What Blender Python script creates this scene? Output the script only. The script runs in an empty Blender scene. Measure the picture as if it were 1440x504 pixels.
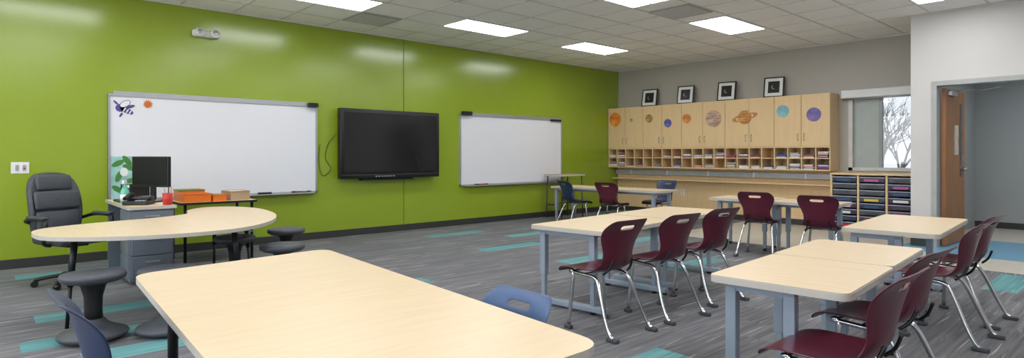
import bpy, bmesh, math, random
from mathutils import Vector, Matrix
random.seed(7)
S=bpy.context.scene
S.view_settings.view_transform='Standard'
S.view_settings.look='None'

# ---------------------------------------------------------------- materials
def lin(c):
    o=[]
    for v in c:
        v=v/255.0
        o.append(v/12.92 if v<=0.04045 else ((v+0.055)/1.055)**2.4)
    return (o[0],o[1],o[2],1)
MATS={}
def mat(name,rgb,rough=0.5,metal=0.0,var=0.06,scale=8,stretch=(1,1,1),bump=0.0,emit=None,coat=0,spec=0.5):
    if name in MATS: return MATS[name]
    m=bpy.data.materials.new(name); m.use_nodes=True
    nt=m.node_tree; b=nt.nodes['Principled BSDF']
    b.inputs['Roughness'].default_value=rough
    b.inputs['Metallic'].default_value=metal
    b.inputs['Specular IOR Level'].default_value=spec
    if coat: b.inputs['Coat Weight'].default_value=coat
    tc=nt.nodes.new('ShaderNodeTexCoord'); mp=nt.nodes.new('ShaderNodeMapping')
    mp.inputs['Scale'].default_value=stretch
    nz=nt.nodes.new('ShaderNodeTexNoise'); nz.inputs['Scale'].default_value=scale; nz.inputs['Detail'].default_value=4
    nt.links.new(tc.outputs['Object'],mp.inputs['Vector']); nt.links.new(mp.outputs[0],nz.inputs['Vector'])
    cr=nt.nodes.new('ShaderNodeValToRGB')
    c=lin(rgb)
    cr.color_ramp.elements[0].position=0.3; cr.color_ramp.elements[1].position=0.7
    cr.color_ramp.elements[0].color=tuple(x*(1-var) for x in c[:3])+(1,)
    cr.color_ramp.elements[1].color=tuple(min(1,x*(1+var)) for x in c[:3])+(1,)
    nt.links.new(nz.outputs['Fac'],cr.inputs['Fac']); nt.links.new(cr.outputs['Color'],b.inputs['Base Color'])
    if bump:
        bp=nt.nodes.new('ShaderNodeBump'); bp.inputs['Strength'].default_value=bump; bp.inputs['Distance'].default_value=0.01
        nt.links.new(nz.outputs['Fac'],bp.inputs['Height']); nt.links.new(bp.outputs[0],b.inputs['Normal'])
    if emit:
        b.inputs['Emission Color'].default_value=lin(rgb); b.inputs['Emission Strength'].default_value=emit
    MATS[name]=m; return m

GREEN=mat('green_paint',(141,163,38),0.2,var=0.02,scale=2,spec=0.8)
GREY=mat('grey_paint',(180,175,166),0.5,var=0.015,scale=2)
LGREY=mat('light_grey_paint',(206,203,200),0.45,var=0.015,scale=2)
HALL=mat('hall_paint',(170,175,175),0.5,var=0.015,scale=2)
CEIL=mat('ceiling_tile',(248,246,243),0.9,var=0.015,scale=60,bump=0.05)
TBAR=mat('ceiling_tbar',(214,212,208),0.5,var=0.01)
BASE=mat('rubber_base',(52,54,52),0.5)
TOP=mat('laminate_maple',(220,199,166),0.36,var=0.05,scale=3,stretch=(1,12,1))
TOPX=mat('laminate_maple_x',(217,195,161),0.36,var=0.05,scale=3,stretch=(12,1,1))
EDGE=mat('table_edge',(186,181,172),0.45,var=0.02)
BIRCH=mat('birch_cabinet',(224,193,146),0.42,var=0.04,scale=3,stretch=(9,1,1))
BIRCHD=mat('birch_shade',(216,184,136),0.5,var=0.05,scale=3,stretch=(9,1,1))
LEG=mat('leg_greyblue',(146,159,174),0.4,metal=0.1,var=0.03)
BLK=mat('black_plastic',(18,18,20),0.38,var=0.1)
BLKM=mat('black_metal',(26,27,30),0.4,metal=0.3,var=0.1)
CHROME=mat('chrome',(205,208,212),0.16,metal=1.0,var=0.02)
SILV=mat('silver_frame',(180,183,186),0.35,metal=0.7,var=0.02)
MAROON=mat('maroon_plastic',(86,24,44),0.3,var=0.06,scale=3,coat=0.15)
NAVY=mat('navy_plastic',(56,82,122),0.38,var=0.06,scale=3)
NAVYD=mat('navy_dark_plastic',(32,48,82),0.38,var=0.06,scale=3)
STOOL=mat('stool_grey',(68,71,78),0.5,var=0.06)
WB=mat('whiteboard',(226,228,233),0.2,var=0.01,scale=1)
SCREEN=mat('tv_screen',(34,32,34),0.14,var=0.05,scale=2)
MSCR=mat('monitor_screen',(14,14,16),0.4,var=0.05,scale=2,spec=0.3)
WHITE=mat('white_plastic',(228,229,229),0.4,var=0.02)
PAPER=mat('paper',(226,227,226),0.8,var=0.08,scale=30)
GMETAL=mat('desk_grey_metal',(112,120,132),0.45,metal=0.1,var=0.03)
LEATHER=mat('grey_leather',(62,66,72),0.5,var=0.1,scale=20,bump=0.12)
ORANGE=mat('orange_plastic',(228,116,34),0.4)
GREENP=mat('green_plastic',(60,150,70),0.4)
RED=mat('red_plastic',(190,44,40),0.4)
TEALP=mat('teal_liquid',(110,190,170),0.25)
CARD=mat('cardboard',(174,150,120),0.8)
TILE=mat('vinyl_tile',(196,190,178),0.35,var=0.06,scale=12)
BLUET=mat('blue_vinyl',(106,158,188),0.35,var=0.05,scale=12)
DOORW=mat('oak_door',(160,108,62),0.4,var=0.18,scale=3,stretch=(8,8,1))
BARK=mat('bark',(120,112,104),0.9)
TROF=mat('troffer_lens',(252,253,255),0.5,var=0.0,emit=12.2)

# ---------------------------------------------------------------- mesh builder
def cr_spline(pts,n=6):
    P=[Vector(p) for p in pts]; out=[]
    for i in range(len(P)-1):
        p0=P[max(i-1,0)];p1=P[i];p2=P[i+1];p3=P[min(i+2,len(P)-1)]
        for k in range(n):
            t=k/n
            out.append(0.5*((2*p1)+(-p0+p2)*t+(2*p0-5*p1+4*p2-p3)*t*t+(-p0+3*p1-3*p2+p3)*t**3))
    out.append(P[-1]); return out
def closed_spline(pts,n=6):
    P=[Vector(p) for p in pts]; out=[]; N=len(P)
    for i in range(N):
        p0=P[i-1];p1=P[i];p2=P[(i+1)%N];p3=P[(i+2)%N]
        for k in range(n):
            t=k/n
            out.append(0.5*((2*p1)+(-p0+p2)*t+(2*p0-5*p1+4*p2-p3)*t*t+(-p0+3*p1-3*p2+p3)*t**3))
    return out
class MB:
    def __init__(s,name):
        s.name=name; s.bm=bmesh.new(); s.mats=[]
    def mi(s,m):
        if m not in s.mats: s.mats.append(m)
        return s.mats.index(m)
    def _fin(s,verts,m,smooth=False):
        idx=s.mi(m)
        for f in set(f for v in verts for f in v.link_faces):
            f.material_index=idx; f.smooth=smooth and len(f.verts)<=4
    def box(s,lo,hi,m,rot=None,bev=0.0):
        lo=Vector(lo);hi=Vector(hi);c=(lo+hi)/2;d=hi-lo
        M=Matrix.Translation(c)
        if rot is not None: M=M@rot
        M=M@Matrix.Diagonal((d.x,d.y,d.z,1))
        r=bmesh.ops.create_cube(s.bm,size=1,matrix=M); vs=r['verts']
        if bev:
            es=list(set(e for v in vs for e in v.link_edges))
            seg=3 if bev>0.01 else 2
            if bev>0.03: seg=5
            idx=s.mi(m)
            rr=bmesh.ops.bevel(s.bm,geom=es,offset=bev,segments=seg,affect='EDGES',profile=0.5)
            for f in rr['faces']: f.material_index=idx; f.smooth=True
            allf=set(f for v in rr['verts'] for f in v.link_faces)
            for f in allf: f.material_index=idx; f.smooth=bev>0.01
            return
        s._fin(vs,m)
    def cbox(s,c,d,m,rot=None,bev=0.0):
        c=Vector(c);d=Vector(d)/2; s.box(c-d,c+d,m,rot,bev)
    def cyl(s,p1,p2,r,m,r2=None,n=16):
        p1=Vector(p1);p2=Vector(p2);d=p2-p1
        q=d.to_track_quat('Z','Y').to_matrix().to_4x4()
        R=bmesh.ops.create_cone(s.bm,cap_ends=True,segments=n,radius1=r,radius2=(r if r2 is None else r2),depth=d.length,matrix=Matrix.Translation((p1+p2)/2)@q)
        s._fin(R['verts'],m,True)
    def tube(s,pts,r,m,n=8,spl=5):
        P=cr_spline(pts,spl) if spl else [Vector(p) for p in pts]
        rings=[];up=None
        for i,p in enumerate(P):
            t=(P[min(i+1,len(P)-1)]-P[max(i-1,0)]).normalized()
            if up is None:
                up=Vector((0,0,1)) if abs(t.z)<0.9 else Vector((1,0,0))
            a=(up-t*up.dot(t)).normalized(); b=t.cross(a); up=a
            rings.append([s.bm.verts.new(p+(a*math.cos(2*math.pi*k/n)+b*math.sin(2*math.pi*k/n))*r) for k in range(n)])
        idx=s.mi(m)
        for i in range(len(rings)-1):
            for k in range(n):
                f=s.bm.faces.new((rings[i][k],rings[i][(k+1)%n],rings[i+1][(k+1)%n],rings[i+1][k])); f.smooth=True; f.material_index=idx
        for rg in (rings[0][::-1],rings[-1]):
            f=s.bm.faces.new(rg); f.material_index=idx
    def lathe(s,prof,m,c=(0,0,0),n=28,rot=None):
        c=Vector(c); idx=s.mi(m); rings=[]
        for r,z in prof:
            ring=[]
            for k in range(n):
                v=Vector((r*math.cos(2*math.pi*k/n),r*math.sin(2*math.pi*k/n),z))
                if rot is not None: v=rot@v
                ring.append(s.bm.verts.new(v+c))
            rings.append(ring)
        for i in range(len(rings)-1):
            for k in range(n):
                f=s.bm.faces.new((rings[i][k],rings[i][(k+1)%n],rings[i+1][(k+1)%n],rings[i+1][k])); f.smooth=True; f.material_index=idx
        for rg in (rings[0][::-1],rings[-1]):
            f=s.bm.faces.new(rg); f.material_index=idx
    def loft(s,loops,m):
        idx=s.mi(m); R=[[s.bm.verts.new(p) for p in lp] for lp in loops]; n=len(R[0])
        for i in range(len(R)-1):
            for k in range(n):
                f=s.bm.faces.new((R[i][k],R[i][(k+1)%n],R[i+1][(k+1)%n],R[i+1][k])); f.smooth=True; f.material_index=idx
        for rg in (R[0][::-1],R[-1]):
            f=s.bm.faces.new(rg); f.material_index=idx; f.smooth=False
    def poly(s,outline,z0,z1,mtop,mside=None):
        mside=mside or mtop
        lo=[s.bm.verts.new((p[0],p[1],z0)) for p in outline]; hi=[s.bm.verts.new((p[0],p[1],z1)) for p in outline]
        n=len(lo); a=s.mi(mtop); b=s.mi(mside)
        f=s.bm.faces.new(hi); f.material_index=a
        f=s.bm.faces.new(lo[::-1]); f.material_index=b
        for i in range(n):
            f=s.bm.faces.new((lo[i],lo[(i+1)%n],hi[(i+1)%n],hi[i])); f.material_index=b
    def quad(s,pts,m):
        f=s.bm.faces.new([s.bm.verts.new(p) for p in pts]); f.material_index=s.mi(m)
    def add(s,mesh,m):
        idx=s.mi(m); n0=len(s.bm.faces); s.bm.from_mesh(mesh); s.bm.faces.ensure_lookup_table()
        for f in s.bm.faces[n0:]: f.material_index=idx; f.smooth=True
    def mesh(s):
        bmesh.ops.recalc_face_normals(s.bm,faces=s.bm.faces)
        me=bpy.data.meshes.new(s.name); s.bm.to_mesh(me); s.bm.free()
        for m in s.mats: me.materials.append(m)
        return me
    def done(s,loc=(0,0,0),rz=0,rot=None):
        return place(s.name,s.mesh(),loc,rz,rot)
def place(name,me,loc=(0,0,0),rz=0,rot=None,sc=1):
    o=bpy.data.objects.new(name,me); S.collection.objects.link(o)
    o.location=loc; o.rotation_euler=rot if rot else (0,0,math.radians(rz)); o.scale=(sc,sc,sc); return o
def rrect(x0,y0,x1,y1,r,n=6):
    o=[]
    for cx,cy,a in ((x1-r,y1-r,0),(x0+r,y1-r,90),(x0+r,y0+r,180),(x1-r,y0+r,270)):
        for k in range(n+1):
            t=math.radians(a+90*k/n); o.append((cx+r*math.cos(t),cy+r*math.sin(t)))
    return o
def round_poly(P,r,n=6):
    out=[];N=len(P)
    for i in range(N):
        p=Vector(P[i]);a=(Vector(P[i-1])-p).normalized();b=(Vector(P[(i+1)%N])-p).normalized()
        A=p+a*r;B=p+b*r
        for k in range(n+1):
            t=k/n; out.append(A*(1-t)**2+p*2*t*(1-t)+B*t*t)
    return out

GX=-8.12; BY=10.48; H=3.05
# ---------------------------------------------------------------- room shell
w=MB('wall_left'); w.box((GX-0.15,-3,0),(GX,BY+0.15,H),GREEN); w.done()
w=MB('trim_1'); w.box((GX,5.0,0.1),(GX+0.004,5.012,H),mat('seam',(96,120,20),0.5)); w.done()
w=MB('wall_back')
w.box((GX,BY,0),(-3.47,BY+0.15,H),GREY); w.box((-3.47,BY,0),(-2.29,BY+0.15,0.95),GREY)
w.box((-3.47,BY,2.2),(-2.29,BY+0.15,H),GREY); w.done()
w=MB('wall_entry')
w.box((-2.29,9.19,0),(-2.02,9.32,H),LGREY); w.box((-2.02,9.19,2.11),(0.0,9.32,H),LGREY); w.box((0.0,9.19,0),(3.0,9.32,H),LGREY)
w.box((-2.29,9.32,0),(-2.17,12.4,H),HALL); w.done()
w=MB('wall_hall'); w.box((-2.29,12.4,0),(3.0,12.5,H),HALL); w.box((3.0,9.19,0),(3.1,12.5,H),HALL); w.done()
w=MB('wall_right'); w.box((3.0,-3,0),(3.1,9.19,H),LGREY); w.done()
w=MB('wall_front'); w.box((GX-0.15,-3.1,0),(3.1,-3.0,0.85),LGREY); w.box((GX-0.15,-3.1,2.65),(3.1,-3.0,H),LGREY)
for a,b_ in ((GX-0.15,-7.2),(-4.6,-4.3),(-1.7,-1.4),(1.2,3.1)): w.box((a,-3.1,0.85),(b_,-3.0,2.65),LGREY)
w.done()
FR=mat('window_frame',(206,206,202),0.4)
w=MB('added_fill_window')  # unseen front windows, added to let in fill daylight for the ceiling
for a,b_ in ((-7.2,-4.6),(-4.3,-1.7),(-1.4,1.2)):
    w.box((a,-3.08,0.85),(b_,-3.02,0.90),FR); w.box((a,-3.08,2.60),(b_,-3.02,2.65),FR)
    for x in (a,(a+b_)/2-0.025,b_-0.05): w.box((x,-3.08,0.90),(x+0.05,-3.02,2.60),FR)
w.done()
w=MB('baseboard_left'); w.box((GX,-3,0),(GX+0.012,BY,0.10),BASE); w.done()
w=MB('baseboard_entry'); w.box((-2.29,9.178,0),(-2.06,9.19,0.10),BASE); w.box((0.05,9.178,0),(3.0,9.19,0.10),BASE); w.done()
w=MB('baseboard_hall'); w.box((-2.17,12.388,0),(3.0,12.4,0.10),BASE); w.done()
w=MB('ceiling'); w.box((GX-0.15,-3.1,H),(3.1,BY+0.15,H+0.1),CEIL); w.done()
w=MB('ceiling_hall'); w.box((-2.17,9.32,2.6),(3.0,12.4,2.65),CEIL); w.done()
w=MB('ceiling_grid')
x=-6.955-1.22
while x<3.0:
    if x>GX: w.box((x-0.012,-3,H-0.005),(x+0.012,BY if x<-2.29 else 9.19,H),TBAR)
    x+=0.61
y=4.89-0.61*12
while y<BY:
    if y>-3: w.box((GX,y-0.012,H-0.005),(3.0 if y<9.19 else -2.29,y+0.012,H),TBAR)
    y+=0.61
w.box((GX,-3,H-0.02),(GX+0.02,BY,H-0.0),TBAR); w.box((GX,BY-0.02,H-0.02),(-2.29,BY,H),TBAR); w.box((-2.29,9.17,H-0.02),(3,9.19,H),TBAR)
w.done()
def troffer(cx,cy,z=H,name='ceiling_light'):
    t=MB(name)
    t.box((cx-0.30,cy-0.605,z-0.012),(cx-0.27,cy+0.605,z-0.004),WHITE); t.box((cx+0.27,cy-0.605,z-0.012),(cx+0.30,cy+0.605,z-0.004),WHITE)
    t.box((cx-0.27,cy-0.605,z-0.012),(cx+0.27,cy-0.575,z-0.004),WHITE); t.box((cx-0.27,cy+0.575,z-0.012),(cx+0.27,cy+0.605,z-0.004),WHITE)
    t.box((cx-0.27,cy-0.575,z-0.008),(cx+0.27,cy+0.575,z-0.005),TROF)
    t.box((cx-0.012,cy-0.575,z-0.014),(cx+0.012,cy+0.575,z-0.008),WHITE)
    t.done()
for X in (-6.65,-4.21,-1.77,0.67):
    for Y in (-1.82,0.62,3.06,5.5,7.94):
        troffer(X,Y)
troffer(-0.6,10.9,2.6)  # added out-of-view lamp that brightens the hall
VENT=mat('vent_grey',(165,165,165),0.5)
for X,Y in ((-7.26,3.975),(-4.21,6.72)):
    v=MB('ceiling_vent'); v.box((X-0.29,Y-0.29,H-0.014),(X+0.29,Y+0.29,H-0.006),VENT)
    for k in range(14): v.box((X-0.27,Y-0.265+k*0.038,H-0.018),(X+0.27,Y-0.25+k*0.038,H-0.014),TBAR)
    v.done()

# ---------------------------------------------------------------- floor
def carpet_mat(name,c1,c2,c3):
    m=bpy.data.materials.new(name); m.use_nodes=True; nt=m.node_tree; b=nt.nodes['Principled BSDF']; b.inputs['Roughness'].default_value=0.9
    tc=nt.nodes.new('ShaderNodeTexCoord'); at=nt.nodes.new('ShaderNodeAttribute'); at.attribute_name='plank'
    mu=nt.nodes.new('ShaderNodeMath'); mu.operation='MULTIPLY'; mu.inputs[1].default_value=53; nt.links.new(at.outputs['Fac'],mu.inputs[0])
    def nz(sc,detail):
        mp=nt.nodes.new('ShaderNodeMapping'); mp.inputs['Scale'].default_value=sc
        n=nt.nodes.new('ShaderNodeTexNoise'); n.noise_dimensions='4D'; n.inputs['Scale'].default_value=1; n.inputs['Detail'].default_value=detail
        nt.links.new(tc.outputs['Object'],mp.inputs['Vector']); nt.links.new(mp.outputs[0],n.inputs['Vector']); nt.links.new(mu.outputs[0],n.inputs['W']); return n
    n1=nz((34,1.4,1),3); n2=nz((50,1.6,1),2); n3=nz((160,160,1),2)
    r1=nt.nodes.new('ShaderNodeValToRGB'); r1.color_ramp.elements[0].position=0.34; r1.color_ramp.elements[1].position=0.68
    r1.color_ramp.elements[0].color=lin(c1); r1.color_ramp.elements[1].color=lin(c2)
    nt.links.new(n1.outputs['Fac'],r1.inputs['Fac'])
    r2=nt.nodes.new('ShaderNodeValToRGB'); r2.color_ramp.elements[0].position=0.63; r2.color_ramp.elements[1].position=0.68
    nt.links.new(n2.outputs['Fac'],r2.inputs['Fac'])
    mx=nt.nodes.new('ShaderNodeMix'); mx.data_type='RGBA'; nt.links.new(r2.outputs['Color'],mx.inputs[0]); nt.links.new(r1.outputs['Color'],mx.inputs[6]); mx.inputs[7].default_value=lin(c3)
    mr=nt.nodes.new('ShaderNodeMapRange'); mr.inputs['To Min'].default_value=0.9; mr.inputs['To Max'].default_value=1.1; nt.links.new(at.outputs['Fac'],mr.inputs['Value'])
    mr2=nt.nodes.new('ShaderNodeMapRange'); mr2.inputs['To Min'].default_value=0.7; mr2.inputs['To Max'].default_value=1.3; nt.links.new(n3.outputs['Fac'],mr2.inputs['Value'])
    m2=nt.nodes.new('ShaderNodeMath'); m2.operation='MULTIPLY'; nt.links.new(mr.outputs[0],m2.inputs[0]); nt.links.new(mr2.outputs[0],m2.inputs[1])
    vm=nt.nodes.new('ShaderNodeVectorMath'); vm.operation='SCALE'; nt.links.new(mx.outputs[2],vm.inputs[0]); nt.links.new(m2.outputs[0],vm.inputs['Scale'])
    nt.links.new(vm.outputs[0],b.inputs['Base Color'])
    bp=nt.nodes.new('ShaderNodeBump'); bp.inputs['Strength'].default_value=0.3; bp.inputs['Distance'].default_value=0.003; nt.links.new(n3.outputs['Fac'],bp.inputs['Height']); nt.links.new(bp.outputs[0],b.inputs['Normal'])
    return m
CG=carpet_mat('carpet_grey',(90,90,94),(124,124,127),(170,169,167))
CT=carpet_mat('carpet_teal',(80,136,140),(112,168,168),(146,154,155))
teal=[(-7.26,5.5),(-5.84,4.89),(-6.39,6.1),(-4.45,4.86),(-2.1,3.06),(-0.93,6.7),(-4.83,0.2),(-5.42,0.77),(-4.72,3.16),(-4.16,0.9),(-7.5,0.4),(-5.0,6.9),(-3.5,5.9)]
def floor_mesh():
    me=bpy.data.meshes.new('floor'); bm=bmesh.new(); lay=bm.loops.layers.color.new('plank')
    YE=7.75; PX=0.25; PY=1.0; i=0; x=GX
    def q(x0,y0,x1,y1,mi):
        f=bm.faces.new([bm.verts.new((a,b,0)) for a,b in ((x0,y0),(x1,y0),(x1,y1),(x0,y1))]); f.material_index=mi
        r=random.random()
        for l in f.loops: l[lay]=(r,r,r,1)
    while x<3.0:
        off=(i*0.37)%1.0
        y=-3-off
        ye=YE if x>=-5.2 else BY
        while y<ye:
            y0=max(y,-3);y1=min(y+PY,ye);x1=min(x+PX,3.0)
            if y1>y0+1e-4:
                t=any(x<=tx<x1 and y<=ty<y+PY for tx,ty in teal)
                q(x,y0,x1,y1,1 if t else 0)
            y+=PY
        x+=PX;i+=1
    xs=GX+0.25*12
    x=xs
    while x<3.0:
        yy=YE
        while yy<12.4:
            x1=min(x+0.305,3.0); y1=min(yy+0.305,12.4)
            blue=(x>-2.6 and 8.6<yy<10.3)
            q(x,yy,x1,y1,3 if blue else 2)
            yy+=0.305
        x+=0.305
    bm.to_mesh(me); bm.free()
    for m in (CG,CT,TILE,BLUET): me.materials.append(m)
    return me
place('floor',floor_mesh())
fs=MB('floor_slab'); fs.box((GX-0.15,-3.1,-0.12),(3.1,12.5,-0.005),BASE); fs.done()

# ---------------------------------------------------------------- left wall items
def whiteboard(y0,y1,z0=0.67,z1=1.90):
    b=MB('whiteboard'); x=GX+0.002
    b.box((x,y0,z0),(x+0.018,y1,z1),WB)
    f=0.022
    b.box((x,y0,z0),(x+0.03,y0+f,z1),SILV); b.box((x,y1-f,z0),(x+0.03,y1,z1),SILV)
    b.box((x,y0,z0),(x+0.03,y1,z0+f),SILV); b.box((x,y0,z1-f),(x+0.035,y1,z1),SILV)
    b.box((x,y0+0.05,z1),(x+0.03,y1-0.02,z1+0.035),SILV)
    b.box((x+0.02,y0+0.1,z0-0.012),(x+0.085,y1-0.05,z0+0.004),SILV,bev=0.004)
    return b
b=whiteboard(1.095,3.57)
b.box((GX+0.02,3.42,1.87),(GX+0.10,3.56,1.93),BLK,bev=0.008)
b.box((GX+0.03,2.75,0.675),(GX+0.075,2.92,0.70),BLK,bev=0.005)
for k in range(4): b.cyl((GX+0.05,3.2+k*0.07,0.69),(GX+0.055,3.26+k*0.07,0.69),0.009,[BLK,RED,GREENP,NAVYD][k])
b.done()
b=whiteboard(6.10,8.63)
b.box((GX+0.02,6.13,1.88),(GX+0.10,6.32,1.95),BLK,bev=0.008)
b.box((GX+0.03,8.3,1.86),(GX+0.05,8.6,1.90),BLK)
for k in range(3): b.cyl((GX+0.05,6.4+k*0.1,0.69),(GX+0.055,6.5+k*0.1,0.69),0.009,[BLK,RED,NAVYD][k])
b.done()
PURP=mat('purple_ink',(84,74,140),0.6); 
d=MB('bee_decal'); X=GX+0.0225
def disc(mb,y,z,ry,rz_,m,x=X,a=0,n=20,th=0.002):
    pts=[]
    for k in range(n):
        t=2*math.pi*k/n; yy=ry*math.cos(t); zz=rz_*math.sin(t)
        pts.append((y+yy*math.cos(a)-zz*math.sin(a), z+yy*math.sin(a)+zz*math.cos(a)))
    mb.quad([(x+th,p[0],p[1]) for p in pts],m)
disc(d,1.215,1.74,0.05,0.045,PURP); disc(d,1.275,1.715,0.075,0.032,PURP,a=-0.5); disc(d,1.26,1.79,0.055,0.03,WHITE,a=0.6,x=X+0.001); disc(d,1.26,1.79,0.062,0.036,PURP,a=0.6)
disc(d,1.17,1.80,0.035,0.012,PURP,a=-0.8); disc(d,1.31,1.76,0.05,0.018,PURP,a=0.3); disc(d,1.22,1.66,0.03,0.012,PURP,a=1.1)
for k in range(3): disc(d,1.255+k*0.028,1.725-k*0.015,0.007,0.028,WHITE,a=-0.5,x=X+0.001)
d.done()
d=MB('leaf_decal'); pts=[]
for k in range(22):
    t=2*math.pi*k/22; r=0.055 if k%2 else 0.034
    pts.append((GX+0.0245,1.49+r*math.cos(t),1.80+r*math.sin(t)))
d.quad(pts,mat('leaf_orange',(206,110,40),0.6)); d.done()
p=MB('leaf_poster'); p.box((GX+0.0215,1.12,0.70),(GX+0.0245,1.40,1.18),mat('poster_teal',(150,196,190),0.6,var=0.25,scale=9))
GL=mat('leaf_green',(70,130,60),0.6)
for yy,zz,a in ((1.19,1.1,0.5),(1.3,1.05,-0.4),(1.2,0.95,1.2),(1.33,0.9,0.2),(1.19,0.8,-0.6),(1.28,1.13,2.2)): disc(p,yy,zz,0.07,0.03,GL,x=GX+0.0235,a=a)
disc(p,1.25,1.0,0.04,0.05,WHITE,x=GX+0.0245); p.done()
t=MB('wall_tv'); y0,y1,z0,z1=3.86,5.58,0.85,1.88
t.box((GX+0.001,4.3,1.1),(GX+0.06,5.2,1.6),BLKM)
t.box((GX+0.06,y0,z0),(GX+0.16,y1,z1),BLK,bev=0.012)
t.box((GX+0.155,y0+0.055,z0+0.10),(GX+0.1625,y1-0.055,z1-0.055),SCREEN)
t.box((GX+0.16,y0+0.03,z0+0.05),(GX+0.163,y1-0.03,z0+0.058),mat('tv_line',(70,72,76),0.4))
for k in range(7): t.box((GX+0.16,4.42+k*0.05,z0+0.022),(GX+0.166,4.45+k*0.05,z0+0.038),SILV)
t.box((GX+0.05,4.2,z0-0.03),(GX+0.13,5.1,z0+0.0),BLKM)
t.done()
c=MB('power_cable')
c.tube([(GX+0.012,3.86,1.5),(GX+0.012,3.74,1.35),(GX+0.012,3.70,1.15),(GX+0.012,3.78,1.0),(GX+0.012,3.66,0.9),(GX+0.012,3.6,1.1),(GX+0.012,3.62,1.35)],0.004,BLK,n=6); c.done()
e=MB('emergency_light'); e.box((GX,1.96,2.67),(GX+0.07,2.28,2.76),WHITE,bev=0.03)
for yy in (2.03,2.21):
    e.lathe([(0.02,0),(0.052,0.01),(0.055,0.05),(0.04,0.065),(0.01,0.068)],WHITE,c=(GX+0.06,yy,2.71),rot=Matrix.Rotation(math.radians(75),3,'Y'),n=18)
    e.lathe([(0.035,0.066),(0.03,0.072),(0.005,0.074)],SILV,c=(GX+0.06,yy,2.71),rot=Matrix.Rotation(math.radians(75),3,'Y'),n=18)
e.done()
o=MB('wall_outlet'); o.box((GX,0.25,1.0),(GX+0.008,0.40,1.12),WHITE,bev=0.003)
for a in (0.285,0.345):
    o.box((GX+0.008,a,1.03),(GX+0.011,a+0.03,1.09),SILV)
o.box((GX+0.011,0.35,1.045),(GX+0.012,0.37,1.06),RED); o.done()
o=MB('wall_outlet'); o.box((-6.52,10.422,0.40),(-6.44,10.43,0.52),WHITE,bev=0.003); o.box((-6.495,10.419,0.42),(-6.465,10.422,0.45),SILV); o.box((-6.495,10.419,0.47),(-6.465,10.422,0.50),SILV); o.done()

# ---------------------------------------------------------------- cabinets on back wall
CF=10.11; CX0=GX+0.01; CX1=-3.62; CB=BY-0.003
c=MB('storage_cabinet')
c.box((CX0,CF+0.022,1.34),(CX1,CB,2.20),BIRCH)
n=10; dw=(CX1-CX0)/n
for i in range(n):
    a=CX0+i*dw; c.box((a+0.003,CF,1.345),(a+dw-0.003,CF+0.02,2.195),BIRCH,bev=0.003)
    hx=a+dw-0.05 if i%2==0 else a+0.05
    c.tube([(hx,CF,1.44),(hx,CF-0.03,1.445),(hx,CF-0.03,1.55),(hx,CF,1.555)],0.006,SILV,n=6,spl=0)
c.box((CX0,CF+0.01,0.94),(CX1,CB,0.96),BIRCH); c.box((CX0,CF+0.01,1.135),(CX1,CB,1.15),BIRCH); c.box((CX0,CF+0.01,1.32),(CX1,CB,1.34),BIRCH)
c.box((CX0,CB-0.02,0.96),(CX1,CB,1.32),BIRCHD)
for i in range(2*n+1):
    a=CX0+i*dw/2; a=min(max(a,CX0+0.009),CX1-0.009); c.box((a-0.008,CF+0.012,0.96),(a+0.008,CB-0.02,1.32),BIRCH)
c.done()
bk=MB('paper_stack')
for i in range(2*n):
    for row in range(2):
        if random.random()<(0.9 if i>7 else 0.4):
            a=CX0+i*dw/2+0.02; z=0.961+row*0.19
            for k in range(random.randint(3,8)):
                h=random.uniform(0.006,0.018); ww=random.uniform(0.14,0.18)
                bk.box((a,CF+0.03+random.random()*0.03,z),(a+ww,CF+0.30,z+h),random.choice([PAPER,PAPER,PAPER,PAPER,RED,NAVY,PURP,CARD])); z+=h
bk.done()
lp=MB('wood_wall_panel'); lp.box((CX0+0.01,CB-0.05,0.10),(CX1,CB,0.94),BIRCH); lp.box((CX0+0.01,CB-0.24,0.69),(CX1,CB-0.05,0.715),BIRCH,bev=0.004)
lp.box((CX0+0.01,CB-0.055,0.0),(CX1,CB,0.10),BASE); lp.done()
rl=MB('metal_rail'); rl.box((CX0+0.01,CB-0.12,0.79),(CX1,CB-0.051,0.89),mat('rail_grey',(178,182,186),0.35,metal=0.3),bev=0.01)
for k in range(5): rl.box((CX0+0.9*k+0.4,CB-0.125,0.80),(CX0+0.9*k+0.43,CB-0.118,0.89),WHITE)
rl.done()
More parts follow.
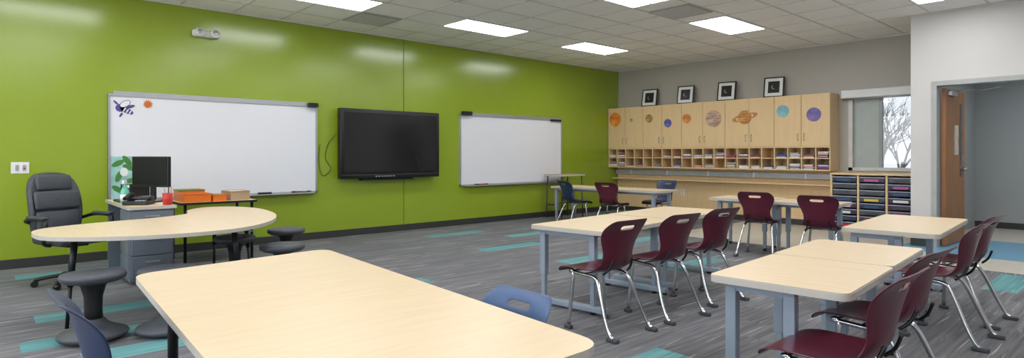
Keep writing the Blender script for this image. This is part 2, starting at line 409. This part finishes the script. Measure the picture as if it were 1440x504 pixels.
def planet(name,x,z,r,c1,c2,bands=6,ring=False):
    m=bpy.data.materials.new(name+'_mat'); m.use_nodes=True; nt=m.node_tree; b=nt.nodes['Principled BSDF']; b.inputs['Roughness'].default_value=0.6
    tc=nt.nodes.new('ShaderNodeTexCoord'); mp=nt.nodes.new('ShaderNodeMapping'); mp.inputs['Scale'].default_value=(3,1,bands*1.6)
    wv=nt.nodes.new('ShaderNodeTexNoise'); wv.inputs['Scale'].default_value=2.2; wv.inputs['Detail'].default_value=5
    cr=nt.nodes.new('ShaderNodeValToRGB'); cr.color_ramp.elements[0].position=0.35; cr.color_ramp.elements[1].position=0.65; cr.color_ramp.elements[0].color=lin(c1); cr.color_ramp.elements[1].color=lin(c2)
    nt.links.new(tc.outputs['Object'],mp.inputs['Vector']); nt.links.new(mp.outputs[0],wv.inputs['Vector']); nt.links.new(wv.outputs['Fac'],cr.inputs['Fac']); nt.links.new(cr.outputs['Color'],b.inputs['Base Color'])
    p=MB(name); p.cyl((0,0.0,0),(0,-0.003,0),r,m,n=36)
    if ring:
        a=math.radians(12)
        for rr in ((1.9,1.7),(1.62,1.35)):
            N=40
            for k in range(N):
                t0=2*math.pi*k/N;t1=2*math.pi*(k+1)/N
                def P(q,t):
                    X=q*r*math.cos(t);Z=q*r*math.sin(t)*0.28
                    return (X*math.cos(a)-Z*math.sin(a),-0.005 if math.sin(t)<0 or abs(X)>r*0.98 else -0.0005,X*math.sin(a)+Z*math.cos(a))
                p.quad([P(rr[0],t0),P(rr[0],t1),P(rr[1],t1),P(rr[1],t0)],m)
    p.done((x,CF-0.0006,z))
planet('sun_decal',-7.92,1.96,0.15,(206,90,24),(240,160,50),2)
planet('mercury_decal',-7.5,1.93,0.035,(140,120,100),(180,160,140))
planet('venus_decal',-7.06,1.94,0.085,(120,90,50),(190,160,90))
planet('earth_decal',-6.62,1.83,0.085,(60,60,140),(120,120,190),2)
planet('mars_decal',-6.20,1.90,0.09,(190,100,40),(225,150,80),2)
planet('jupiter_decal',-5.64,1.87,0.155,(150,100,74),(206,186,168),8)
planet('saturn_decal',-5.04,1.87,0.125,(160,96,40),(216,160,90),8,True)
planet('uranus_decal',-4.37,1.94,0.105,(110,165,176),(150,196,204),1)
planet('neptune_decal',-3.87,1.86,0.115,(88,90,158),(140,120,170),2)
for x in (-7.19,-6.35,-5.49,-4.61):
    f=MB('framed_picture'); s=0.34; hh=0.37
    f.box((-s/2,-0.012,0),(s/2,0.012,hh),BLK,bev=0.004)
    f.box((-s/2+0.025,-0.015,0.025),(s/2-0.025,-0.012,hh-0.025),WHITE)
    f.box((-s/2+0.075,-0.017,0.08),(s/2-0.075,-0.015,hh-0.08),BLK)
    f.cyl((0.0,-0.017,hh/2),(0.0,-0.018,hh/2),0.04,mat('moon_grey',(150,146,130),0.8,var=0.3,scale=30),n=20)
    f.cyl((0.018,-0.018,hh/2+0.008),(0.018,-0.0188,hh/2+0.008),0.041,BLK,n=20)
    f.done((x,10.29,2.203),rot=(math.radians(-12),0,math.radians(10)))

# ---------------------------------------------------------------- window
w=MB('window_1'); x0,x1,z0,z1=-3.47,-2.29,0.95,2.2
w.box((x0,BY-0.02,z0),(x0+0.06,BY+0.10,z1),FR); w.box((x1-0.06,BY-0.0,z0),(x1,BY+0.10,z1),FR)
w.box((x0,BY-0.02,z0),(x1,BY+0.10,z0+0.05),FR); w.box((x0,BY-0.0,z1-0.06),(x1,BY+0.10,z1),FR)
w.box((-3.045,BY+0.02,z0+0.05),(-3.0,BY+0.09,z1-0.06),mat('mullion',(150,158,156),0.4))
w.box((x0+0.06,BY+0.05,z0+0.05),(-3.045,BY+0.06,z1-0.06),mat('pane_reflection',(172,180,176),0.3,var=0.03))  # left sash: glass reflection painted in as an opaque grey-green pane
w.done()
g=bpy.data.materials.new('dimming_glass'); g.use_nodes=True; nt=g.node_tree
for nn in list(nt.nodes):
    if nn.type!='OUTPUT_MATERIAL': nt.nodes.remove(nn)
out=[nn for nn in nt.nodes][0]; tr=nt.nodes.new('ShaderNodeBsdfTransparent'); gl=nt.nodes.new('ShaderNodeBsdfGlossy'); gl.inputs['Roughness'].default_value=0.02; mx=nt.nodes.new('ShaderNodeMixShader'); mx.inputs[0].default_value=0.08
tr.inputs[0].default_value=(0.19,0.195,0.20,1)  # dark tint added to dim the bright outside behind the pane
nt.links.new(tr.outputs[0],mx.inputs[1]); nt.links.new(gl.outputs[0],mx.inputs[2]); nt.links.new(mx.outputs[0],out.inputs['Surface'])
w=MB('window_pane'); w.quad([(-3.0,BY+0.05,z0+0.05),(x1-0.06,BY+0.05,z0+0.05),(x1-0.06,BY+0.05,z1-0.06),(-3.0,BY+0.05,z1-0.06)],g); w.done()
w=MB('roller_shade'); w.box((-3.55,BY-0.12,2.11),(-2.3,BY-0.02,2.24),WHITE,bev=0.01); w.cyl((-3.54,BY-0.07,2.10),(-2.31,BY-0.07,2.10),0.016,SILV); w.done()
tr_=MB('bare_tree')
def branch(p,d,L,r,lv):
    q=p+d*L; tr_.cyl(p,q,r,BARK,r2=r*0.65,n=6)
    if lv==0: return
    for k in range(3 if lv>1 else 4):
        nd=(d+Vector((random.uniform(-.8,.8),random.uniform(-.8,.8),random.uniform(-.2,.6)))).normalized()
        branch(p+d*L*random.uniform(0.5,1.0),nd,L*random.uniform(.55,.8),r*0.55,lv-1)
branch(Vector((-5.6,21,-0.6)),Vector((0.1,0,1)),1.6,0.07,5)
branch(Vector((-6.6,23,-0.6)),Vector((0.0,0,1)),1.8,0.08,5)
tr_.done()
gd=MB('ground_outside'); GR=mat('winter_grass',(150,147,132),0.95); BOUNCE=mat('bounce_ground',(220,220,222),0.9); gd.box((-40,10.7,-0.7),(-2.4,60,-0.6),GR); gd.box((-40,-40,-0.7),(40,-3.2,-0.6),BOUNCE); gd.done()  # pale ground by the front wall is added, bounces daylight to the ceiling

# tray storage
sc=MB('tray_storage_cabinet'); a0,a1,yf,zt=-3.58,-2.40,10.0,0.92; TB=BY-0.022
sc.box((a0,yf-0.02,zt-0.03),(a1,TB,zt),BIRCH,bev=0.004); sc.box((a0,yf,0.0),(a1,TB,0.07),BIRCH)
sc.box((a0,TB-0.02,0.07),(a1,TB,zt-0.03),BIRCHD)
cw=(a1-a0-0.03)/3
for k in range(4):
    a=a0+k*cw; sc.box((a,yf,0.07),(a+0.03,TB,zt-0.03),BIRCH)
sc.done()
ty=MB('storage_trays'); cols=[NAVYD,BLK,STOOL,mat('tray_grey',(76,80,92),0.35),NAVYD,mat('tray_purple',(64,48,80),0.35)]
lab=[RED,mat('lab_y',(220,190,60),0.5),NAVY,WHITE,NAVY,mat('lab_p',(190,90,150),0.5)]
for k in range(3):
    for r in range(8):
        a=a0+k*cw+0.04; z=0.075+r*0.10
        ty.box((a,yf-0.005,z+0.01),(a+cw-0.05,BY-0.08,z+0.085),random.choice(cols),bev=0.006)
        ty.box((a-0.002,yf-0.012,z+0.073),(a+cw-0.048,yf+0.02,z+0.088),mat('tray_clear',(160,166,176),0.3),bev=0.003)
        ty.box((a+0.06,yf-0.009,z+0.02),(a+cw-0.13,yf-0.005,z+0.056),random.choice(lab) if random.random()<0.6 else STOOL)
ty.done()

# ---------------------------------------------------------------- door
fr=MB('trim_2'); FM=mat('door_frame_metal',(168,170,168),0.4)
fr.box((-2.06,9.17,0),(-2.0,9.34,2.15),FM); fr.box((-2.0,9.17,2.09),(0.0,9.34,2.15),FM); fr.box((-0.05,9.17,0),(0.0,9.34,2.09),FM); fr.done()
dr=MB('door_1'); dr.box((0,-0.022,0.01),(0.90,0.022,2.07),DOORW,bev=0.003)
dr.box((0.40,-0.026,1.2),(0.58,-0.022,1.6),mat('door_paper',(206,200,190),0.7,var=0.3,scale=8)); dr.box((0.66,-0.026,0.9),(0.74,-0.022,1.9),mat('door_glass',(60,66,70),0.1))
dr.cyl((0.83,-0.022,1.0),(0.83,-0.07,1.0),0.025,SILV); dr.cyl((0.83,-0.06,1.0),(0.72,-0.06,1.0),0.009,SILV)
dr.box((0.81,-0.026,1.12),(0.85,-0.022,1.2),SILV)
dr.box((0.1,-0.07,1.98),(0.35,-0.022,2.04),SILV,bev=0.005)
dr.tube([(0.25,-0.06,2.05),(0.45,-0.3,2.055),(0.2,-0.55,2.06)],0.01,SILV,n=6,spl=0)
dr.done((-1.965,9.36,0),rz=88)

# ---------------------------------------------------------------- student tables
def legs_frame(mb,x0,x1,y,H_,foot=True):
    for x in (x0,x1):
        mb.box((x-0.018,y-0.018,0.03),(x+0.018,y+0.018,H_-0.03),LEG,bev=0.004)
        mb.box((x-0.025,y-0.025,0.24),(x+0.025,y+0.025,H_-0.06),LEG,bev=0.004)
        mb.cyl((x,y,0),(x,y,0.03),0.022,BLK)
    mb.box((x0-0.02,y-0.02,H_-0.075),(x1+0.02,y+0.02,H_-0.032),LEG)
    if foot:
        mb.box((x0-0.06,y-0.028,0.018),(x1+0.12,y+0.028,0.062),LEG,bev=0.008)
        for x in (x0-0.04,x1+0.10): mb.cyl((x,y,0),(x,y,0.02),0.02,BLK)
def student_table(loc,L,W,rz,foot=True,Ht=0.64,i0=0.07,i1=0.16,ye=0.10):
    t=MB('student_table')
    t.poly(rrect(-W/2,-L/2,W/2,L/2,0.04),Ht-0.006,Ht,TOP,EDGE); t.poly(rrect(-W/2-0.003,-L/2-0.003,W/2+0.003,L/2+0.003,0.043),Ht-0.032,Ht-0.005,EDGE)
    for y in (-L/2+ye,L/2-ye): legs_frame(t,-W/2+i0,W/2-i1,y,Ht,foot)
    t.box((-W/2+i0,-L/2+ye,Ht-0.07),(-W/2+i0+0.025,L/2-ye,Ht-0.032),LEG); t.box((W/2-i1-0.025,-L/2+ye,Ht-0.07),(W/2-i1,L/2-ye,Ht-0.032),LEG)
    return t.done(loc,rz)
student_table((-3.12,3.86,0),1.13,0.70,6)
student_table((-3.25,5.00,0),1.13,0.70,6)
student_table((-1.165,2.93,0),0.80,0.58,4,i1=0.25)
student_table((-1.23,3.735,0),0.80,0.58,4,i1=0.25)
student_table((-1.42,5.63,0),1.42,0.62,4,i1=0.26)
student_table((-3.68,7.45,0),0.78,0.62,94,False,i0=0.14)
student_table((-2.87,7.36,0),0.78,0.62,94,False,i0=0.14)
student_table((-6.35,8.0,0),2.2,0.68,92,False)
t=MB('tall_table'); t.poly(rrect(-0.24,-0.34,0.24,0.34,0.03),0.80,0.83,mat('brown_top',(170,142,104),0.4),EDGE)
for x in (-0.2,0.2):
    for y in (-0.3,0.3):
        t.cyl((x,y,0.0),(x*0.92,y*0.92,0.80),0.012,STOOL)
for x in (-0.19,0.19): t.cyl((x,-0.28,0.25),(x,0.28,0.25),0.009,STOOL)
for y in (-0.28,0.28): t.cyl((-0.19,y,0.25),(0.19,y,0.25),0.009,STOOL)
t.done((-7.80,8.40,0))

# foreground table
t=MB('activity_table')
out=[tuple(p) for p in round_poly([(-3.2,0.53),(-1.10,0.42),(-1.10,1.36),(-3.33,1.52)],0.10)]
t.poly(out,0.612,0.64,TOPX,EDGE)
for x,y in ((-3.05,0.66),(-1.25,0.56),(-1.25,1.22),(-3.12,1.36)):
    t.cyl((x,y,0.25),(x,y,0.612),0.022,BLKM); t.cyl((x,y,0.03),(x,y,0.3),0.015,SILV); t.cyl((x,y,0),(x,y,0.03),0.022,BLK)
    t.box((x-0.06,y-0.06,0.60),(x+0.06,y+0.06,0.612),BLKM)
t.done()
# kidney table
t=MB('kidney_table')
kp=[(-5.36,0.28),(-5.04,0.36),(-4.78,0.68),(-4.66,1.08),(-4.72,1.47),(-5.0,1.78),(-5.4,2.0),(-5.88,2.13),(-6.4,2.16),(-6.75,2.04),(-6.87,1.80),(-6.60,1.56),(-6.20,1.45),(-6.0,1.15),(-5.9,0.8),(-5.78,0.50),(-5.62,0.32)]
ol=[(p.x,p.y) for p in closed_spline([(a,b_,0) for a,b_ in kp],5)]
t.poly(ol,0.612,0.64,TOP,EDGE)
for x,y,ox,oy in ((-5.12,0.50,0.05,-0.05),(-4.95,1.5,0.06,0.03),(-6.1,1.95,0,0.05),(-6.55,1.80,-0.03,0),(-5.6,0.55,-0.04,-0.04)):
    t.cyl((x,y,0.612),(x+ox*.6,y+oy*.6,0.28),0.022,BLKM,r2=0.018); t.cyl((x+ox*.55,y+oy*.55,0.30),(x+ox,y+oy,0.0),0.013,BLKM,r2=0.012)
t.done()

# ---------------------------------------------------------------- student chair
def chair_shell():
    prof=[(.225,.375,.165,0),(.215,.40,.185,0),(.17,.418,.20,.004),(.09,.413,.207,.012),(0,.402,.207,.016),(-.09,.402,.20,.018),(-.155,.422,.18,.018),(-.195,.475,.155,.02),(-.212,.54,.15,.025),(-.224,.60,.175,.03),(-.238,.66,.205,.028),(-.250,.70,.208,.02),(-.262,.725,.20,.012),(-.285,.755,.18,.006),(-.30,.768,.15,.0)]
    N=12; bm=bmesh.new(); rows=[]
    for i,(x,z,hw,c) in enumerate(prof):
        a=prof[max(i-1,0)];b=prof[min(i+1,len(prof)-1)]
        t=Vector((b[0]-a[0],0,b[1]-a[1])).normalized(); nrm=Vector((-t.z,0,t.x))*-1
        if nrm.z<0 and i<6: nrm=-nrm
        if i>=6: nrm=Vector((abs(nrm.x),0,abs(nrm.z)*0.3 if nrm.z>0 else 0.1)).normalized()
        row=[]
        for k in range(N+1):
            s=-1+2*k/N
            row.append(bm.verts.new(Vector((x,s*hw,z))+nrm*c*(s*s)*1.6))
        rows.append(row)
    for i in range(len(rows)-1):
        for k in range(N):
            if i==11 and 4<=k<=7: continue
            bm.faces.new((rows[i][k],rows[i][k+1],rows[i+1][k+1],rows[i+1][k]))
    bmesh.ops.recalc_face_normals(bm,faces=bm.faces)
    me=bpy.data.meshes.new('tmp'); bm.to_mesh(me); bm.free()
    o=bpy.data.objects.new('tmp',me); S.collection.objects.link(o)
    m1=o.modifiers.new('s','SOLIDIFY'); m1.thickness=0.009; m1.offset=0
    m2=o.modifiers.new('b','SUBSURF'); m2.levels=2; m2.render_levels=2
    dg=bpy.context.evaluated_depsgraph_get(); em=bpy.data.meshes.new_from_object(o.evaluated_get(dg))
    bpy.data.objects.remove(o); return em
SHELL=chair_shell()
def chair_mesh(m):
    c=MB('student_chair'); c.add(SHELL,m)
    for s in (-1,1):
        y=s*0.15
        c.tube([(0.13,y,0.39),(0.10,y,0.385),(0.10,s*0.165,0.24),(0.11,s*0.185,0.03)],0.013,CHROME,n=8,spl=4)
        c.tube([(0.13,y,0.388),(0.0,y,0.382),(-0.09,y,0.375),(-0.14,s*0.16,0.33),(-0.22,s*0.19,0.14),(-0.265,s*0.20,0.05),(-0.295,s*0.20,0.02)],0.013,CHROME,n=8,spl=5)
        c.tube([(-0.15,s*0.125,0.40),(-0.19,s*0.11,0.44),(-0.215,s*0.10,0.50)],0.008,BLK,n=6,spl=4)
        c.cbox((-0.295,s*0.20,0.014),(0.09,0.036,0.028),STOOL,bev=0.008); c.cbox((0.11,s*0.187,0.014),(0.06,0.036,0.028),STOOL,bev=0.008)
    c.tube([(0.0,-0.15,0.383),(0.0,0.15,0.383)],0.009,CHROME,spl=0)
    c.tube([(0.12,-0.15,0.386),(0.12,0.15,0.386)],0.009,CHROME,spl=0)
    return c.mesh()
CM=chair_mesh(MAROON); CN=chair_mesh(NAVY); CD=chair_mesh(NAVYD)
def chair(me,x,y,rz,sc=1): place('student_chair',me,(x,y,0),rz,sc=sc)
chair(CM,-2.65,3.20,178); chair(CM,-2.62,3.84,174); chair(CM,-2.66,4.52,172)
chair(CM,-0.90,2.53,180); chair(CM,-0.96,3.24,176)
chair(CM,-1.05,4.72,178); chair(CM,-1.08,5.38,174)
chair(CM,-3.27,6.96,100); chair(CM,-2.52,6.84,96)
chair(CN,-1.64,1.29,-90,0.88); chair(CD,-2.24,0.46,92)
chair(CM,-6.0,7.6,100); chair(CD,-6.75,7.55,75); chair(CD,-5.75,8.5,-95)

# ---------------------------------------------------------------- wobble stools
def stool_mesh():
    s=MB('wobble_stool')
    s.lathe([(0.03,0.0),(0.13,0.004),(0.185,0.022),(0.198,0.04),(0.19,0.055),(0.12,0.085),(0.075,0.115),(0.062,0.14)],STOOL)
    s.lathe([(0.055,0.11),(0.05,0.20),(0.052,0.28),(0.07,0.35),(0.10,0.385)],BLK)
    s.lathe([(0.05,0.372),(0.15,0.38),(0.178,0.395),(0.185,0.415),(0.178,0.432),(0.15,0.438),(0.05,0.430)],STOOL)
    return s.mesh()
SM=stool_mesh()
for x,y in ((-4.65,0.55),(-4.50,0.95),(-5.85,1.78),(-5.05,1.92),(-6.10,2.36)):
    place('wobble_stool',SM,(x,y,0))

# ---------------------------------------------------------------- teacher area
d=MB('teacher_desk')
d.poly(rrect(-7.60,1.00,-6.30,1.40,0.02),0.692,0.72,TOP,EDGE)
d.box((-6.76,1.02,0.03),(-6.33,1.38,0.69),GMETAL,bev=0.004)
for k in range(3):
    z=0.06+k*0.21; d.box((-6.335,1.035,z),(-6.32,1.37,z+0.195),GMETAL,bev=0.004); d.box((-6.322,1.14,z+0.14),(-6.31,1.26,z+0.155),SILV)
    d.box((-6.745,1.01,z),(-6.345,1.025,z+0.195),GMETAL,bev=0.004)
d.box((-7.52,1.36,0.12),(-6.76,1.38,0.69),GMETAL); d.box((-7.56,1.02,0.0),(-7.52,1.38,0.69),GMETAL)
d.done()
m=MB('computer_monitor'); m.box((-0.23,-0.02,0.15),(0.23,0.02,0.46),BLK,bev=0.006); m.box((-0.215,-0.023,0.175),(0.215,-0.019,0.445),MSCR)
m.box((-0.03,0.01,0.02),(0.03,0.035,0.25),BLK,bev=0.004); m.poly(rrect(-0.11,-0.06,0.11,0.06,0.03),0,0.012,BLK); m.done((-6.90,1.30,0.721),rot=(0,0,math.radians(32)))
kb=MB('keyboard'); kb.box((-0.07,-0.18,0),(0.07,0.18,0.018),BLK,bev=0.004)
for i in range(5):
    for j in range(13): kb.box((-0.06+i*0.025,-0.168+j*0.026,0.018),(-0.04+i*0.025,-0.147+j*0.026,0.022),STOOL)
kb.done((-7.08,1.10,0.721),rz=92)
ph=MB('desk_phone'); ph.box((-0.11,-0.10,0.0),(0.11,0.10,0.04),BLK,bev=0.01)
ph.box((-0.105,-0.02,0.04),(0.105,0.095,0.075),BLK,bev=0.012); ph.tube([(-0.09,-0.09,0.06),(-0.08,-0.03,0.085),(-0.08,0.06,0.10),(-0.09,0.10,0.085)],0.018,BLK)
ph.box((0.0,0.01,0.075),(0.09,0.07,0.078),mat('lcd',(120,130,140),0.3))
for i in range(4):
    for j in range(3): ph.box((0.0+j*0.03,-0.09+i*0.018,0.04),(0.02+j*0.03,-0.078+i*0.018,0.045),SILV)
ph.done((-6.60,1.14,0.721),rz=60)
cp=MB('pencil_cup'); cp.lathe([(0.03,0),(0.04,0.0),(0.045,0.11),(0.04,0.11),(0.036,0.01)],RED,n=20)
for k in range(5): cp.cyl((0.01*math.cos(k*1.3),0.01*math.sin(k*1.3),0.012),(0.035*math.cos(k*1.3),0.035*math.sin(k*1.3),0.17),0.004,[BLK,ORANGE,GREENP,NAVY,CARD][k],n=6)
cp.done((-6.40,1.34,0.721))
bt=MB('spray_bottle'); bt.lathe([(0.036,0),(0.04,0.01),(0.04,0.10),(0.034,0.13),(0.016,0.17),(0.014,0.19)],TEALP,n=20); bt.lathe([(0.041,0.03),(0.041,0.09)],WHITE,n=20)
bt.cbox((0.01,0,0.21),(0.07,0.024,0.035),WHITE,bev=0.006); bt.tube([(0.03,0,0.20),(0.045,0,0.18),(0.035,0,0.16)],0.005,GREENP,n=6); bt.done((-6.82,1.06,0.721),rz=-30)
og=MB('desk_organizer')
for k in range(3): og.box((-0.10,-0.10,k*0.06),(0.10,0.10,k*0.06+0.006),BLK)
og.box((-0.10,0.094,0),(0.10,0.10,0.16),BLK); og.box((-0.10,-0.10,0),(-0.094,0.10,0.16),BLK); og.box((0.094,-0.10,0),(0.10,0.10,0.16),BLK)
for k in range(3): og.box((-0.085,-0.09,k*0.06+0.007),(0.085,0.08,k*0.06+0.03),PAPER)
og.done((-7.44,1.25,0.721),rz=15)
st=MB('side_table'); st.poly(rrect(-7.75,1.62,-7.12,2.42,0.02),0.65,0.675,TOP,BLK)
for x in (-7.7,-7.17):
    for y in (1.67,2.37): st.cyl((x,y,0),(x,y,0.65),0.016,BLKM)
st.box((-7.72,1.65,0.30),(-7.15,2.39,0.315),GMETAL); st.box((-7.70,1.68,0.316),(-7.2,2.30,0.50),STOOL,bev=0.01); st.done()
def bin_(name,loc,sx,sy,h,m,rz=0,fill=None,rim=None):
    b=MB(name); t=0.006
    b.box((-sx/2,-sy/2,0),(sx/2,sy/2,t),m)
    b.box((-sx/2,-sy/2,t),(-sx/2+t,sy/2,h),m); b.box((sx/2-t,-sy/2,t),(sx/2,sy/2,h),m); b.box((-sx/2+t,-sy/2,t),(sx/2-t,-sy/2+t,h),m); b.box((-sx/2+t,sy/2-t,t),(sx/2-t,sy/2,h),m)
    b.tube([(-sx/2,-sy/2,h),(sx/2,-sy/2,h),(sx/2,sy/2,h),(-sx/2,sy/2,h),(-sx/2,-sy/2,h)],0.006,rim or m,n=6,spl=0)
    if fill: b.box((-sx/2+0.02,-sy/2+0.02,t),(sx/2-0.02,sy/2-0.02,h*0.8+0.02),fill)
    b.done(loc,rz)
bin_('storage_bin',(-7.27,1.79,0.676),0.24,0.27,0.09,ORANGE); bin_('storage_bin',(-7.55,1.80,0.676),0.24,0.27,0.12,ORANGE,0,None,GREENP)
bin_('storage_bin',(-7.28,2.02,0.676),0.24,0.14,0.07,ORANGE,0,GREENP)
bin_('cardboard_box',(-7.33,2.24,0.676),0.24,0.22,0.10,CARD,8,PAPER)

# office chair
oc=MB('office_chair')
for k in range(5):
    a=math.radians(72*k+20); p=Vector((math.cos(a),math.sin(a),0))
    oc.tube([p*0.03+Vector((0,0,0.10)),p*0.16+Vector((0,0,0.09)),p*0.29+Vector((0,0,0.07))],0.018,BLK)
    q=p*0.29; oc.cyl(q+Vector((-p.y,p.x,0))*0.022+Vector((0,0,0.03)),q-Vector((-p.y,p.x,0))*0.022+Vector((0,0,0.03)),0.03,BLK); oc.cyl(q+Vector((0,0,0.05)),q+Vector((0,0,0.08)),0.012,BLK)
oc.cyl((0,0,0.08),(0,0,0.25),0.03,BLK); oc.cyl((0,0,0.2),(0,0,0.42),0.018,SILV); oc.cbox((0,0,0.40),(0.22,0.2,0.04),BLK,bev=0.008)
oc.cbox((0.02,0,0.465),(0.48,0.50,0.11),LEATHER,bev=0.045)
R=Matrix.Rotation(math.radians(-10),4,'Y')
bo=[(-.19,-.28),(0,-.29),(.19,-.28),(.235,-.15),(.24,.08),(.22,.22),(.17,.31),(.08,.345),(-.08,.345),(-.17,.31),(-.22,.22),(-.24,.08),(-.235,-.15)]
sl=[(p.x,p.y) for p in closed_spline([(a,b_,0) for a,b_ in bo],4)]
MT=Matrix.Translation((-0.29,0,0.77))@R
def lp_(sc_,dx): return [MT@Vector((dx+0.03*math.cos(b_*7),a*sc_,b_*sc_)) for a,b_ in sl]
oc.loft([lp_(0.85,-0.05),lp_(0.96,-0.035),lp_(1.0,-0.01),lp_(0.98,0.02),lp_(0.90,0.035)],LEATHER)
def onback(z,d,w_,h_): 
    c_=MT@Vector((d+0.03*math.cos(z*7),0,z)); oc.cbox(c_,(0.06,w_,h_),LEATHER,R,bev=0.029)
onback(-0.15,0.03,0.40,0.20); onback(0.05,0.03,0.41,0.19); onback(0.23,0.03,0.33,0.16)
oc.tube([(-0.05,0,0.40),(-0.25,0,0.41),(-0.33,0,0.46),(-0.32,0,0.60)],0.022,BLK)
for s in (-1,1):
    oc.tube([(0.10,s*0.24,0.42),(0.10,s*0.30,0.45),(0.14,s*0.305,0.60),(0.10,s*0.30,0.665),(-0.12,s*0.295,0.67),(-0.25,s*0.27,0.64),(-0.28,s*0.22,0.62)],0.018,BLK,n=10)
    oc.cbox((0.0,s*0.30,0.685),(0.28,0.06,0.03),LEATHER,bev=0.012)
place('office_chair',oc.mesh(),(-6.80,0.64,0),24,sc=0.93)

# ---------------------------------------------------------------- world & camera
W=bpy.data.worlds.new('sky'); S.world=W; W.use_nodes=True; bg=W.node_tree.nodes['Background']; bg.inputs[0].default_value=(0.88,0.93,1.0,1); bg.inputs[1].default_value=5.5
cam=bpy.data.cameras.new('camera'); co=bpy.data.objects.new('camera',cam); S.collection.objects.link(co); S.camera=co
cam.sensor_width=36; cam.lens=832/1440*36; cam.shift_y=-33/1440; cam.clip_start=0.05
co.location=(0,0,1.19); co.rotation_euler=(math.radians(90),0,math.radians(47.97))
